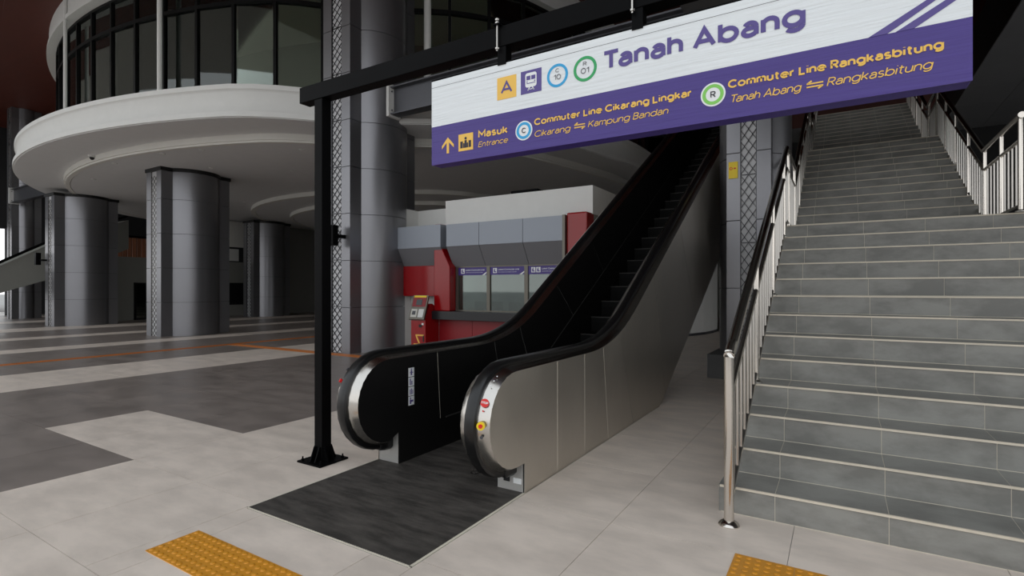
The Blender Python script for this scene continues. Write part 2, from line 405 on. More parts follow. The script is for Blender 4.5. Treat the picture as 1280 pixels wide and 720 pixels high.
for k in range(len(dd)):
    p = RP(RG, dd[k]); a = radians(dd[k])
    mb = MB(); c_, s_ = cos(a), sin(a)
    q = [(p[0]+c_*u-s_*v, p[1]+s_*u+c_*v) for u, v in ((-.05, -.035), (.05, -.035), (.05, .035), (-.05, .035))]
    mb.prism(q, 5.7, 8.75, 'Z').build('mullion', 'mullion', cw)
for (z0, z1) in ((5.7, 5.78), (7.95, 8.04), (8.68, 8.75)):
    ring(MB(), [(RG+.05, z0), (RG+.05, z1), (RG-.07, z1), (RG-.07, z0)], dd[0], dd[-1], step/2).build('transom', 'mullion', cw)
for k in range(len(dd)-1):
    for z0, z1 in ((5.78, 7.95), (8.04, 8.68)):
        a = RP(RG, dd[k]+.2); b = RP(RG, dd[k+1]-.2); a2 = RP(RG-.02, dd[k]+.2); b2 = RP(RG-.02, dd[k+1]-.2)
        MB().prism([a, b, b2, a2], z0, z1, 'Z').build('glass_pane', 'glass', cw)
inner = MB(); ring(inner, [(10.6, 5.6), (10.6, 8.9), (10.4, 8.9), (10.4, 5.6)], -150, 30, 5)
inner.build('inner_wall', 'grey_wall', cw, True)
ring(MB(), [(14.2, 8.8), (14.2, 8.9), (10.4, 8.9), (10.4, 8.8)], -150, 30, 5).build('inner_ceiling', 'cream', cw, True)
ring(MB(), [(14.2, 5.6), (14.2, 5.7), (10.4, 5.7), (10.4, 5.6)], -150, 30, 5).build('inner_floor', 'tile_light', cw, True)
cor = thing('rotunda_cornice', (CX, CY, 8.75), 'white curved cornice ring above the round curtain wall', 'cornice')
ring(MB(), [(14.2, 8.75), (14.62, 8.75), (14.62, 8.86), (14.56, 8.88), (14.56, 9.42), (14.2, 9.42)]).build('cornice_ring', 'white', cor, True)
for d, r, lab in ((-94.2, .045, 'thin white pipe in front of the curved glazing, nearest its left end'), (-76.8, .055, 'white pipe in front of the curved glazing, left of the tall lattice column'), (-51.2, .085, 'thick white pipe in front of the curved glazing, right of the tall lattice column')):
    p = RP(14.6, d); o = MB().tube([(p[0], p[1], 5.7), (p[0], p[1], 9.4)], r, 14).build('pipe', 'white', None, True, origin=(p[0], p[1], 5.7)); tag(o, lab, 'pipe')

# ================================================================== CEILINGS
c1 = MB(); c1.box(-48, 12, 4.0, 46, 9.5, 9.9).box(-5, 12, 1.6, 4.0, 9.5, 9.9)
ceil = c1.build('ceiling', 'brown'); tag(ceil, kind='structure')
MB().box(-30, -5.02, -1, 3.98, 9.5, 9.9).build('ceiling_bay', 'cream', ceil)
ring(MB(), [(15.6, 9.42), (15.6, 9.5), (10, 9.5), (10, 9.42)], -205, 48).build('ceiling_drop', 'brown', ceil, True)
MB().box(-48, -30.5, 11.0, 11.7, 9.1, 9.5).build('ceiling_beam', 'black', ceil)
shade = MB().box(-2.0, 2.2, 3.0, 9.3, 5.5, 6.4).box(2.2, 12, 3.0, 6.38, 5.5, 6.4).box(-2.0, 12, 3.0, 3.25, 4.5, 5.5).build('stair_shade_slab', 'concrete'); tag(shade, kind='structure')  # unseen slab with front beam, added to darken the stairs as they climb
slab = thing('trim_1', (2.23, 8, 5.5), kind='structure')
MB().box(2.23, 12, 6.4, 26, 5.53, 6.5).build('slab', 'black', slab)
pm = smesh(MB().box(.004, .856, .004, 1.286, 0, .03), 'ceiling_panel', 'ceiling_panel')
for i in range(5):
    for j in range(11): inst(pm, 'ceiling_panel', (2.23+i*.86, 9.18+1.29*(j-2), 5.5), slab)

# ================================================================== COLUMNS
def column(xc, y0, W, L, R, z1, label, z0=0, j0=.96, jp=.98, cap=True, lat='lattice', ledge=.28, seg=28):
    # xc: +X face; y0: -Y face (towards the camera side)
    r = thing('lattice_column', (xc-W/2, y0+L/2, z0), label, 'column')
    zs = [z0]; z = j0
    while z < z1-.15: zs.append(z); z += jp
    zs.append(z1); mx = xc-W/2; my = y0+L/2; lw = W*.375; a = xc-W; s1 = (W-lw)/2
    for k in range(len(zs)-1):
        b0, b1 = zs[k]+(.006 if k else 0), zs[k+1]-.006
        MB().lathe([(R, b0-z0), (R, b1-z0)], (mx, my, z0), seg).build('drum_panel', 'alu', r, True)
        for (ya, yb, front) in ((y0, my-R*.55, True), (my+R*.55, y0+L, False)):
            mb = MB()
            if front:
                mb.box(a, a+s1, ya, yb, b0, b1).box(xc-s1, xc, ya, yb, b0, b1)
            else: mb.box(a, xc, ya, yb, b0, b1)
            o = mb.build('pilaster_panel', 'alu', r)
    MB().box(a+s1, xc-s1, y0+.03, y0+.09, z0, z1).build('lattice_backing', 'alu_backing', r)
    MB().lathe([(R-.02, 0), (R-.02, z1-z0)], (mx, my, z0), seg).box(a+.02, xc-.02, y0+.06, y0+L-.02, z0, z1-.01).build('core', 'alu_dark', r)
    lb = MB(); c = .327*jp/.98; zz = z0; t = .0045
    xa, xb = a+s1, xc-s1
    def bar(x0, zz0, x1, zz1):
        d = Vector((x1-x0, zz1-zz0)).normalized(); n = Vector((-d.y, d.x))*t
        lb.prism([(x0+n.x, zz0+n.y), (x1+n.x, zz1+n.y), (x1-n.x, zz1-n.y), (x0-n.x, zz0-n.y)], y0+.012, y0+.026, 'Y')
    n = int((z1-z0)/c)
    for k in range(n):
        za = z0+k*c; zb = za+c; xm = (xa+xb)/2
        bar(xa, za, xb, zb); bar(xb, za, xa, zb)
        bar(xm, za, xb, (za+zb)/2); bar(xm, za, xa, (za+zb)/2); bar(xa, (za+zb)/2, xm, zb); bar(xb, (za+zb)/2, xm, zb)
        if k % 3 == 0: lb.box(xa, xb, y0+.01, y0+.03, za-.006, za+.006)
    lb.box(xa, xa+.01, y0+.005, y0+.03, z0, z1).box(xb-.01, xb, y0+.005, y0+.03, z0, z1)
    lb.build('lattice', lat, r)
    if cap: MB().box(a-.03, xc+.03, y0-.03, my-R*.5, z1-.10, z1+.005).box(a-.03, xc+.03, my+R*.5, y0+L+.03, z1-.10, z1+.005).lathe([(R+.03, 0), (R+.03, .105)], (mx, my, z1-.10), 28).build('cap', 'black', r)
    return r
column(-8.64, 7.62, .83, 1.97, .80, 9.5, 'tall grey lattice column beside the red ticket kiosk', cap=False, lat='lattice_dark')
column(-16.26, 7.56, .83, 1.97, .80, 4.8, 'grey lattice column with black cap in the middle of the balcony underside', cap=True)
column(-23.9, 7.6, .83, 1.97, .80, 4.8, 'grey lattice column under the left edge of the white balcony', cap=True)
column(-23.9, 15.2, .83, 1.97, .80, 4.64, 'dark grey lattice column with black cap, farthest back under the balcony', cap=True, lat='lattice_dark')
column(-31.5, 8.5, .58, 1.05, .40, 9.5, 'slim grey column at the left edge behind the far stair', cap=False, j0=1.2)
column(-.86, 8.62, .61, 1.45, .53, 9.5, 'grey lattice column with a yellow notice between escalator and stairs', j0=.34, jp=1.02, cap=False, lat='lattice_dark')
pl = MB().box(-1.72, -.66, 8.44, 10.3, 0, .36).build('column_plinth', 'concrete', None, bevel=.01, origin=(-1.2, 9.4, 0)); tag(pl, 'low dark grey plinth around the foot of the column beside the stairs', 'plinth')
yn = thing('notice', (-1.36, 8.61, 3.05), 'small yellow safety notice on the column between escalator and stairs', 'notice')
MB().box(-1.44, -1.31, 8.606, 8.618, 3.02, 3.27).build('notice_plate', 'yellow', yn)
MB().disc(-1.405, 3.17, .022, 8.602, 8.606, .013).build('pictogram', 'stop_red', yn); MB().box(-1.365, -1.335, 8.602, 8.606, 3.16, 3.18).build('pictogram', 'stop_red', yn)
sp = thing('wall_speaker', (-9.05, 7.55, 2.4), 'black column loudspeaker on the tall lattice column', 'loudspeaker')
MB().box(-8.98, -8.80, 7.32, 7.46, 2.24, 2.66).build('speaker_box', 'black_paint', sp, bevel=.01); MB().box(-8.86, -8.76, 7.46, 7.62, 2.40, 2.47).build('bracket', 'black_paint', sp)
sp = thing('wall_speaker', (-24.3, 7.5, 2.4), 'black column loudspeaker on the column under the left edge of the balcony', 'loudspeaker')
MB().box(-24.95, -24.78, 7.35, 7.5, 2.22, 2.66).build('speaker_box', 'black_paint', sp, bevel=.01); MB().box(-24.78, -24.55, 7.45, 7.6, 2.36, 2.42).build('bracket', 'black_paint', sp)
def hbeam(x0, x1, y, z0, z1, label):
    r = thing('steel_beam', (x0, y, z0), label, 'beam')
    MB().box(x0, x1, y-.02, y+.02, z0+.03, z1-.03).build('web', 'alu_dark', r)
    for a, b in ((z0, z0+.03), (z1-.03, z1)): MB().box(x0, x1, y-.13, y+.13, a, b).build('flange', 'alu_dark', r)
    MB().box(x0-.02, x0+.05, y-.18, y+.18, z0-.04, z1+.06).build('end_plate', 'white', r)
    for zz in (z0+.1, z1-.1):
        for s_ in (-.09, .09): MB().tube([(x0+.03, y+s_, zz), (x0+.07, y+s_, zz)], .018, 6).build('bolt', 'alu_dark', r)
hbeam(-8.235, -1.5, 8.45, 5.08, 5.68, 'dark grey steel beam running from the tall lattice column behind the sign')
hbeam(-31.2, -24.8, 8.5, 5.15, 5.75, 'grey steel beam at the far left behind the end of the balcony')

# ================================================================== STAIRS
R_ = .161; TR = .30; SX = -.62
st = thing('staircase', (1.3, 3.42, 0), 'wide grey tiled staircase with cream nosings climbing on the right', 'staircase')
tile_cache = {}
def st_tile(x0, x1, y0, y1, z0, z1, name):
    key = (round(x1-x0, 3), round(y1-y0, 3), round(z1-z0, 3))
    if key not in tile_cache: tile_cache[key] = smesh(MB().box(0, x1-x0, 0, y1-y0, 0, z1-z0), name, 'step_tile')
    inst(tile_cache[key], name, (x0, y0, z0), st)
def flight(ys, zs, n, xa, xb, tilew, treads=True, last_depth=TR, full=True):
    jg = .0035
    for k in range(n):
        y = ys+k*TR; z = zs+k*R_
        xs = [xa]+[v for v in [-.32+tilew*q for q in range(-1, 12)] if xa+.05 < v < xb-.05]+[xb]
        for a, b in zip(xs, xs[1:]):
            st_tile(a+(jg/2 if a > xa else 0), b-jg/2, y, y+.012, z+.004, z+R_-.012, 'riser_tile')
            if treads and k < n-1: st_tile(a+(jg/2 if a > xa else 0), b-jg/2, y+.006, y+TR+.008, z+R_-.012, z+R_-.0, 'tread_tile')
        if not treads and k < n-1: st_tile(xa, xb, y+.006, y+TR+.008, z+R_-.012, z+R_, 'tread_tile')
        MB().box(xa-.001, xb, y-.006, y+.006, z+R_-.012, z+R_+.001).build('nosing', 'nosing', st)
flight(3.42, 0, 13, SX, 3.4, .54)
flight(8.5, 13*R_, 12, SX, 1.56, .54, False)
flight(13.3, 25*R_, 13, SX, 1.56, .54, False)
Z1 = 13*R_; Z2 = 25*R_; Z3 = 38*R_
for a in range(8):
    for b in range(3): st_tile(SX+a*.5025, SX+a*.5025+.499, 7.026+b*.492, 7.026+b*.492+.489, Z1-.012, Z1, 'landing_tile')
for a in range(4):
    for b in range(3): st_tile(SX+a*.545, SX+a*.545+.541, 11.806+b*.498, 11.806+b*.498+.494, Z2-.012, Z2, 'landing_tile')
def body(ys, zs, n, y_end, zt, thick, bottom0=None):
    P = [(ys+.002, zs)]
    for k in range(n):
        P += [(ys+.002+k*TR, zs+(k+1)*R_-.0015)]
        if k < n-1: P += [(ys+.002+(k+1)*TR, zs+(k+1)*R_-.0015)]
    P += [(y_end, zt-.0015)]
    return P
P = body(3.42, 0, 13, 8.5, Z1, 0)+[(8.5, 0)]
MB().prism(P, SX+.004, 3.39, 'X').build('lower_flight_body', 'grout_pale', st)
P = body(8.5, Z1, 12, 13.3, Z2, 0)+[(13.3, Z2-.4), (11.9, Z2-.4), (8.9, Z1-.3), (8.5, Z1-.3)]
MB().prism(P, SX+.004, 1.55, 'X').build('middle_flight_body', 'grout_pale', st)
P = body(13.3, Z2, 13, 17.9, Z3, 0)+[(17.9, Z3-.4), (17.0, Z3-.4), (13.7, Z2-.4), (13.3, Z2-.4)]
MB().prism(P, SX+.004, 1.55, 'X').build('upper_flight_body', 'grout_pale', st)
# cream corner bead on the first riser
for P in (body(3.42, 0, 13, 8.5, Z1, 0)+[(8.5, 0)], body(8.5, Z1, 12, 13.3, Z2, 0)+[(13.3, Z2-.4), (11.9, Z2-.4), (8.9, Z1-.3), (8.5, Z1-.3)], body(13.3, Z2, 13, 17.9, Z3, 0)+[(17.9, Z3-.4), (17.0, Z3-.4), (13.7, Z2-.4), (13.3, Z2-.4)]):
    MB().prism(P, SX-.008, SX+.003, 'X').build('side_cladding', 'step_tile', st)

# upper floor reached by the stairs
MB().box(SX, 3.4, 8.5, 8.6, 0, Z1-.013).build('landing_wall', 'concrete', st)
uf = MB().box(-4.5, 2.23, 17.9, 24, 5.7, Z3).build('floor_upper', 'concrete'); tag(uf, kind='structure')
uw = MB().box(-4.5, 12, 24, 24.2, 6.0, 9.5).build('wall_upper', 'brown'); tag(uw, kind='structure')
dw = MB().box(-3.2, 12, 17.95, 18.15, 0, 5.7).build('wall_back', 'dark_wall'); tag(dw, kind='structure')
# ---- railings
def zstair(Y):                      # nosing line / landing height under the railings
    if Y < 3.42: return (Y-3.42)*.537+R_
    if Y < 7.02: return R_+(Y-3.42)*R_/TR
    if Y < 8.5-.3: return Z1
    if Y < 11.8: return Z1+(Y-8.2)*R_/TR
    if Y < 13.0: return Z2
    if Y < 17.5: return Z2+(Y-13.0)*R_/TR
    return Z3
def zline(Y, Ys, Zs):
    for (a, b), (c_, d) in zip(zip(Ys, Zs), zip(Ys[1:], Zs[1:])):
        if a <= Y <= c_: return b+(d-b)*(Y-a)/(c_-a)
    return Zs[-1]
def railing(X, Ys, Zh, posts, floor_fn, label, newel=False):
    r = thing('stair_railing', (X, Ys[0], floor_fn(Ys[0]+.2)), label, 'railing')
    pts = [(X, y, z) for y, z in zip(Ys, Zh)]
    MB().tube(pts, .030, 14).build('handrail', 'chrome', r, True)
    for (a, b) in zip(posts, posts[1:]):
        a2, b2 = a+.02, b-.02
        yy = [a2]+[y for y in Ys if a2 < y < b2]+[b2]
        MB().tube([(X, y, zline(y, Ys, Zh)-.235) for y in yy], .019, 8).build('lower_rail', 'chrome', r, True)
        MB().tube([(X, y, zline(y, Ys, Zh)-.86) for y in yy], .014, 8).build('bottom_rail', 'chrome_dull', r, True)
        n = max(1, round((b-a)/.145))
        for k in range(1, n):
            y = a+(b-a)*k/n; zt = zline(y, Ys, Zh)-.235; zb = zline(y, Ys, Zh)-.86
            MB().tube([(X, y, zb), (X, y, zt)], .0095, 8).build('baluster', 'chrome_dull', r, True)
    for i, y in enumerate(posts):
        if newel and i == 0: continue
        zt = zline(y, Ys, Zh)-.02; zf = floor_fn(y)
        MB().tube([(X, y, zf), (X, y, zt)], .020, 12).build('post', 'chrome', r, True)
        MB().lathe([(.04, 0), (.04, .006), (.022, .02)], (X, y, zf), 14).build('post_flange', 'chrome_dull', r, True)
    return r
def ffloor(Y):                      # actual tread height under a post
    if Y < 3.42: return 0
    if Y < 7.02: return R_*(int((Y-3.42)/TR)+1)
    if Y < 8.5: return Z1
    if Y < 11.8: return Z1+R_*(int((Y-8.5)/TR)+1)
    if Y < 13.3: return Z2
    if Y < 16.9: return Z2+R_*(int((Y-13.3)/TR)+1)
    return Z3
HY_ = [3.24, 3.32, 7.08, 8.45, 12.0, 13.3, 17.2]
HZ_ = [.965, 1.00, 3.015, 3.015, 4.93, 4.95, 6.98]
rl = railing(-.54, HY_, HZ_, [3.24, 4.40, 5.56, 6.72, 7.35, 8.35, 9.35, 10.3, 11.2, 12.1, 13.1, 14.1, 15.1, 16.1, 17.1], ffloor, 'long chrome railing along the left side of the stairs, starting at the floor')
MB().tube([(-.54, 3.24, .0), (-.54, 3.24, .955), (-.54, 3.255, .985), (-.54, 3.29, 1.01), (-.54, 3.36, 1.03)], .027, 16).build('newel_post', 'chrome', rl, True)
MB().lathe([(.058, 0), (.058, .006), (.05, .016), (.028, .03)], (-.54, 3.24, 0), 24).build('newel_flange', 'chrome', rl, True)
railing(1.48, [6.88, 8.45, 12.0, 13.3, 17.2], [3.015, 3.015, 4.93, 4.95, 6.98], [6.93, 7.65, 8.42, 9.37, 10.3, 11.2, 12.1, 13.1, 14.1, 15.1, 16.1, 17.1], lambda y: Z1 if y < 7.02 and y > 6 else ffloor(y), 'chrome railing on the right of the upper flights, bending at the landings')

# ================================================================== ESCALATOR
es = thing('escalator', (-2.44, 1.94, 0), 'steel-clad escalator with black inner panels rising behind the hanging sign', 'escalator')
XO, XI = -1.77, -1.99           # right balustrade, outer and inner faces
LO, LI = -3.11, -2.89
NC = (2.93, .51)                # newel centre (y,z)
T30 = math.tan(radians(30))
def path(r, y_end=16.6, knee_y=4.70, n=10):
    # line at distance r from the newel centre line: bottom of the newel, round the front, flat top, knee, incline
    P = []
    for k in range(15):
        a = -pi/2-pi*k/14; P.append((NC[0]+r*cos(a), NC[1]+r*sin(a)))
    zt = NC[1]+r; ky = knee_y-(r-.375)*math.tan(radians(15)); T = .62
    Rk = T/math.tan(radians(15)); y0 = ky-T
    P.append((3.5, zt)) if y0 > 3.5 else None
    for k in range(n+1):
        a = radians(30)*k/n; P.append((y0+Rk*sin(a), zt+Rk*(1-cos(a))))
    ye = y0+Rk*sin(radians(30)); ze = zt+Rk*(1-cos(radians(30)))
    for k in range(1, 11):
        y = ye+(y_end-ye)*k/10; P.append((y, ze+(y-ye)*T30))
    return P
def top_z(y, r=.31):
    P = path(r)[14:]
    for a, b in zip(P, P[1:]):
        if a[0] <= y <= b[0]+1e-6: return a[1]+(b[1]-a[1])*(y-a[0])/(b[0]-a[0])
    return P[-1][1]
def under_z(y): return max(0, .53*(y-6.15))
def seglist(ya, yb, n=8): return [ya+(yb-ya)*k/n for k in range(n+1)]
# outer cladding panels
tops = [3.51, 4.0, 4.40, 4.80, 5.9, 7.05, 8.2, 9.35, 10.5, 11.65, 12.8, 13.95, 15.1, 16.4]
bots = [3.51, 4.0, 4.52, 5.20, 6.35, 7.9, 9.2, 10.4, 11.55, 12.7, 13.85, 15.0, 16.0, 17.0]
for (xa, xb) in ((XO-.012, XO), (LO, LO+.012)):
    A = []; B = []
    # newel panel: arc + foot
    arc = [(NC[0]+.31*cos(-pi/2-pi*k/16), NC[1]+.31*sin(-pi/2-pi*k/16)) for k in range(17)]
    poly = [(3.03, .0), (3.03, .2)]+[p for p in arc if p[0] < 3.03]+[(3.505, NC[1]+.31), (3.505, 0)]
    mb = MB(); mb.prism(poly, xa, xb, 'X'); mb.build('outer_panel', 'steel_outer', es)
    for k in range(len(tops)-1):
        g_ = .004
        ts = seglist(tops[k]+g_, tops[k+1]-g_); bs = seglist(bots[k]+g_, bots[k+1]-g_)
        MB().strip([(y, top_z(y)) for y in ts], [(y, under_z(y)) for y in bs], xa, xb).build('outer_panel', 'steel_outer', es)
        a = (tops[k], top_z(tops[k])-.004); b = (bots[k], under_z(bots[k])); xx = xb-.006 if xa > -2 else xa+.001; w2 = .004
        MB().prism([(a[0]-w2, a[1]), (a[0]+w2, a[1]), (b[0]+w2, b[1]), (b[0]-w2, b[1])], xx, xx+.005, 'X').build('joint_strip', 'grout_pale' if k < 3 else 'joint_grey', es)
# inner panels
def skirt_z(y): return max(.25, .25+(y-4.86)*T30)
itops = [3.49, 4.36, 4.85, 5.72, 6.77, 7.85, 8.95, 10.05, 11.15, 12.25, 13.35, 14.45, 15.55, 16.5]
ibots = [3.53, 4.52, 5.12, 6.18, 7.2, 8.28, 9.38, 10.48, 11.58, 12.68, 13.78, 14.88, 15.95, 16.9]
for (xa, xb) in ((XI, XI+.012), (LI-.012, LI)):
    arc = [(NC[0]+.31*cos(-pi/2-pi*k/16), NC[1]+.31*sin(-pi/2-pi*k/16)) for k in range(17)]
    poly = [(3.03, .25)]+[p for p in arc if p[0] < 3.03 and not (p[1] < .25 and p[0] > 3.0)]+[(3.486, .82), (3.526, .25)]
    MB().prism(poly, xa, xb, 'X').build('inner_panel', 'black_panel', es)
    for k in range(len(itops)-1):
        g_ = .006; ts = seglist(itops[k]+g_, itops[k+1]-g_); bs = seglist(ibots[k]+g_, ibots[k+1]-g_)
        MB().strip([(y, top_z(y)) for y in ts], [(y, skirt_z(y)) for y in bs], xa, xb).build('inner_panel', 'black_panel', es)
        if k < 6:
            a = (itops[k], top_z(itops[k])-.004); b = (ibots[k], skirt_z(ibots[k])); xx = XI+.004 if xa == XI else LI-.008
            MB().prism([(a[0]-.006, a[1]), (a[0]+.006, a[1]), (b[0]+.006, b[1]), (b[0]-.006, b[1])], xx, xx+.004, 'X').build('joint_strip', 'grout_pale' if k == 0 else 'joint_grey', es)
    ys = [3.03, 3.6, 4.3, 4.7, 4.86, 5.0, 5.5]+[6+k for k in range(11)]+[16.9]
    # skirt below the inner panel, down past the steps
    sk = MB().strip([(y, skirt_z(y)) for y in ys], [(y, max(-.12, skirt_z(y)-.75)) for y in ys], xa-(.0 if xa == XI else -.004), xb+(.0 if xa != XI else -.004))
    sk.build('skirt', 'black_panel', es)
    MB().sweep([(y, skirt_z(y)) for y in ys[1:]], [(xa-.006, -.006), (xb+.006, -.006), (xb+.006, .006), (xa-.006, .006)]).build('skirt_bead', 'step_edge', es)
# decks: chamfered metal strip between panels and handrail
for (xi, xo, hx) in ((XI, XO, -1.88), (LI, LO, -3.0)):
    s1 = 1 if xi < xo else -1
    base = path(.31)
    MB().sweep(base, [(xo-.012*s1, -.03), (xo, 0), (xo-.075*s1, .038), (hx+.028*s1, .038), (hx+.028*s1, -.03)]).build('outer_deck', 'steel_trim', es, True)
    MB().sweep(base, [(xi+.012*s1, -.03), (xi, 0), (xi+.075*s1, .038), (hx-.028*s1, .038), (hx-.028*s1, -.03)]).build('inner_deck', 'steel_trim' if hx == -3.0 else 'steel_trim', es, True)
    MB().sweep(base, [(hx-.028, .01), (hx+.028, .01), (hx+.028, .042), (hx-.028, .042)]).build('handrail_guide', 'black', es, True)
    MB().sweep(path(.352), [(hx-.040, -.012), (hx-.044, .006), (hx-.036, .020), (hx-.018, .026), (hx+.018, .026), (hx+.036, .020), (hx+.044, .006), (hx+.040, -.012)]).build('handrail', 'rubber', es, True)
    # newel foot and handrail inlet
    MB().box(min(xi, xo)+.004, max(xi, xo)-.004, 3.03, 3.06, 0, .26).build('newel_foot', 'foot_steel', es)
    MB().box(hx-.05, hx+.05, 2.90, 3.05, .125, .20).tube([(hx, 2.96, .15), (hx, 3.09, .14)], .045, 12).build('handrail_inlet', 'rubber', es, bevel=.01)
# truss body and steps
ys = [3.06, 5.95, 8, 10, 12, 14, 16.6]
MB().strip([(y, skirt_z(y)-.72 if skirt_z(y) > 1.0 else -.1) for y in [3.06, 6.2, 7, 8, 10, 12, 14, 16.6]], [(y, under_z(y)+.01 if y > 6.15 else -.12) for y in [3.06, 6.2, 7, 8, 10, 12, 14, 16.6]], LO+.013, XO-.013).build('truss_cover', 'black_panel', es)
# hollow interiors of the two balustrades
for (a, b) in ((XI+.013, XO-.013), (LO+.013, LI-.013)):
    yy = [3.5, 4.0, 4.4, 4.7, 5.0, 5.5, 6.0, 6.5]+[7+k for k in range(10)]
    MB().strip([(y, top_z(y)-.03) for y in yy], [(y, under_z(y)+.01) for y in yy], a, b).build('balustrade_core', 'black', es)
# landing plates
MB().box(-3.105, -1.785, 1.945, 3.03, -.03, .004).build('floor_plate', 'plate', es)
MB().box(LI+.001, XI-.001, 3.036, 3.86, -.03, .003).build('floor_plate', 'plate', es)
MB().box(-3.12, -1.77, 1.937, 1.944, -.03, .002).box(-1.784, -1.770, 1.932, 6.08, -.03, .002).box(-3.12, -3.106, 1.932, 6.08, -.03, .002).build('plate_edging', 'grout_pale', es)
rg = MB()
for j in range(24):
    a = 2*pi*j/24; b = 2*pi*(j+1)/24
    rg.add([(-2.28+.034*cos(a), 3.18+.034*sin(a), .0035), (-2.28+.034*cos(b), 3.18+.034*sin(b), .0035), (-2.28+.026*cos(b), 3.18+.026*sin(b), .0035), (-2.28+.026*cos(a), 3.18+.026*sin(a), .0035)], [(0, 1, 2, 3)])
rg.build('lifting_ring', 'chrome_dull', es)
mb = MB(); mb.box(LI+.001, XI-.001, 3.866, 3.93, -.03, .006)
for k in range(60): mb.box(LI+.008+k*.0149, LI+.014+k*.0149, 3.93, 3.99, -.01, .004)
mb.build('comb_plate', 'step_edge', es)
sd = .36; sr = sd*T30
sm = MB(); wd = XI-LI-.006
pr = [(0, -.004), (0, .0), (sd, .0), (sd, -.02), (.05, -.02), (.03, -.08), (.035, -sr), (.0, -sr), (-.006, -.08)]
sm.prism(pr, 0, wd, 'X')
for k in range(30): sm.box(.01+k*.0295, .022+k*.0295, .0, sd, .0, .006)
step_m = smesh(sm, 'step', 'black_step')
edge_m = smesh(MB().box(0, wd, -.004, .022, -.004, .008), 'step_edge', 'step_edge')
for k in range(-3, 33):
    y = 4.95+k*sd
    z = -.004 if k < 0 else (.06 if k == 0 else sr*(k-.0)+0*k)
    if k == 0: z = .045
    elif k > 0: z = k*sr-.075
    if y < 3.98: continue
    s_ = inst(step_m, 'step', (LI+.003, y, z), es); BASE[s_.name] = (LI+.003, y, z)
    inst(edge_m, 'step_edge', (LI+.003, y, z), s_)
# small fittings on the right newel
def on_deck(a_deg, hx=-1.808, r=.345):
    a = radians(a_deg); return (hx, NC[0]+r*cos(a), NC[1]+r*sin(a))
def stud(p, a_deg, h, rad, m, name, s_out=(.42, .9)):
    a = radians(a_deg); d = Vector((s_out[0], cos(a)*s_out[1], sin(a)*s_out[1])).normalized()
    P0 = Vector(p)-d*.004
    MB().tube([P0, P0+d*h], rad, 18).build(name, m, es, True); return P0+d*h, d
def decal_disc(p, d, rad, m, name):
    P0 = Vector(p); MB().tube([P0, P0+Vector(d)*.0015], rad, 20).build(name, m, es)
top, d = stud(on_deck(153), 153, .007, .026, 'stop_red', 'stop_label')
# STOP lettering on the red label
cu = text('STOP', -.021, .021, -.006, .014, 0, 'ink_white', es, bold=.03, name='stop_lettering')
zax = d; xax = Vector((1, 0, 0)).cross(zax); right = Vector((zax.y*-1, zax.x, 0)).normalized()
# label's own axes: 'right' across the deck, 'upv' along the newel
upv = zax.cross(Vector((1, 0, 0))).normalized(); upv = upv if upv.z > 0 else -upv; right = upv.cross(zax).normalized()
M = Matrix((right, -zax, upv)).transposed().to_4x4()
for v in cu.data.vertices: v.co = v.co+Vector(base_of(es))
off = top+zax*.001
cu.data.transform(M); cu.data.transform(Matrix.Translation(off-Vector(base_of(es))))
ts, dd_ = stud(on_deck(161), 161, .005, .005, 'stop_red', 'arrow_mark')
top, d = stud(on_deck(175), 175, .030, .025, 'yellow', 'emergency_stop_housing'); 
MB().tube([top, top+d*.008], .012, 16).build('emergency_stop_button', 'stop_red', es, True)
top, d = stud(on_deck(187), 187, .006, .010, 'alu_dark', 'key_switch')
for a_ in (120, 127, 134):
    stud(on_deck(a_, -1.808), a_, .003, .004, 'ink_white', 'deck_marking')
MB().box(-1.93, -1.885, 3.022, 3.032, .06, .125).build('sensor_window', 'black', es)
o = MB().box(-1.855, -1.795, 3.026, 3.031, .055, .09).build('rating_label', 'ink_white', es)
# safety pictogram strip on the left inner panel
for k in range(4):
    z = .43+k*.075
    MB().box(LI, LI+.0015, 3.135, 3.20, z, z+.07).build('pictogram_sticker', 'ink_white', es)
    mb = MB(); x1 = LI+.0025
    if k == 0: mb.box(LI, x1, 3.15, 3.165, z+.01, z+.045).box(LI, x1, 3.165, 3.19, z+.025, z+.04).tube([(LI+.001, 3.157, z+.055), (x1, 3.157, z+.055)], .007, 10)
    elif k == 1: mb.box(LI, x1, 3.15, 3.158, z+.01, z+.05).box(LI, x1, 3.165, 3.173, z+.01, z+.055).box(LI, x1, 3.18, 3.187, z+.01, z+.045)
    elif k == 2: mb.box(LI, x1, 3.15, 3.16, z+.01, z+.06).box(LI, x1, 3.168, 3.178, z+.01, z+.04)
    else: mb.box(LI, x1, 3.16, 3.175, z+.012, z+.05).tube([(LI+.001, 3.168, z+.058), (x1, 3.168, z+.058)], .006, 10).box(LI, x1, 3.15, 3.188, z+.03, z+.036)
    mb.build('pictogram', 'ink_purple', es)
stud(on_deck(150, -3.07), 150, .02, .014, 'stop_red', 'emergency_stop_button', (-.42, .9))
stud(on_deck(134, -3.07), 134, .012, .012, 'alu_dark', 'key_switch', (-.42, .9))

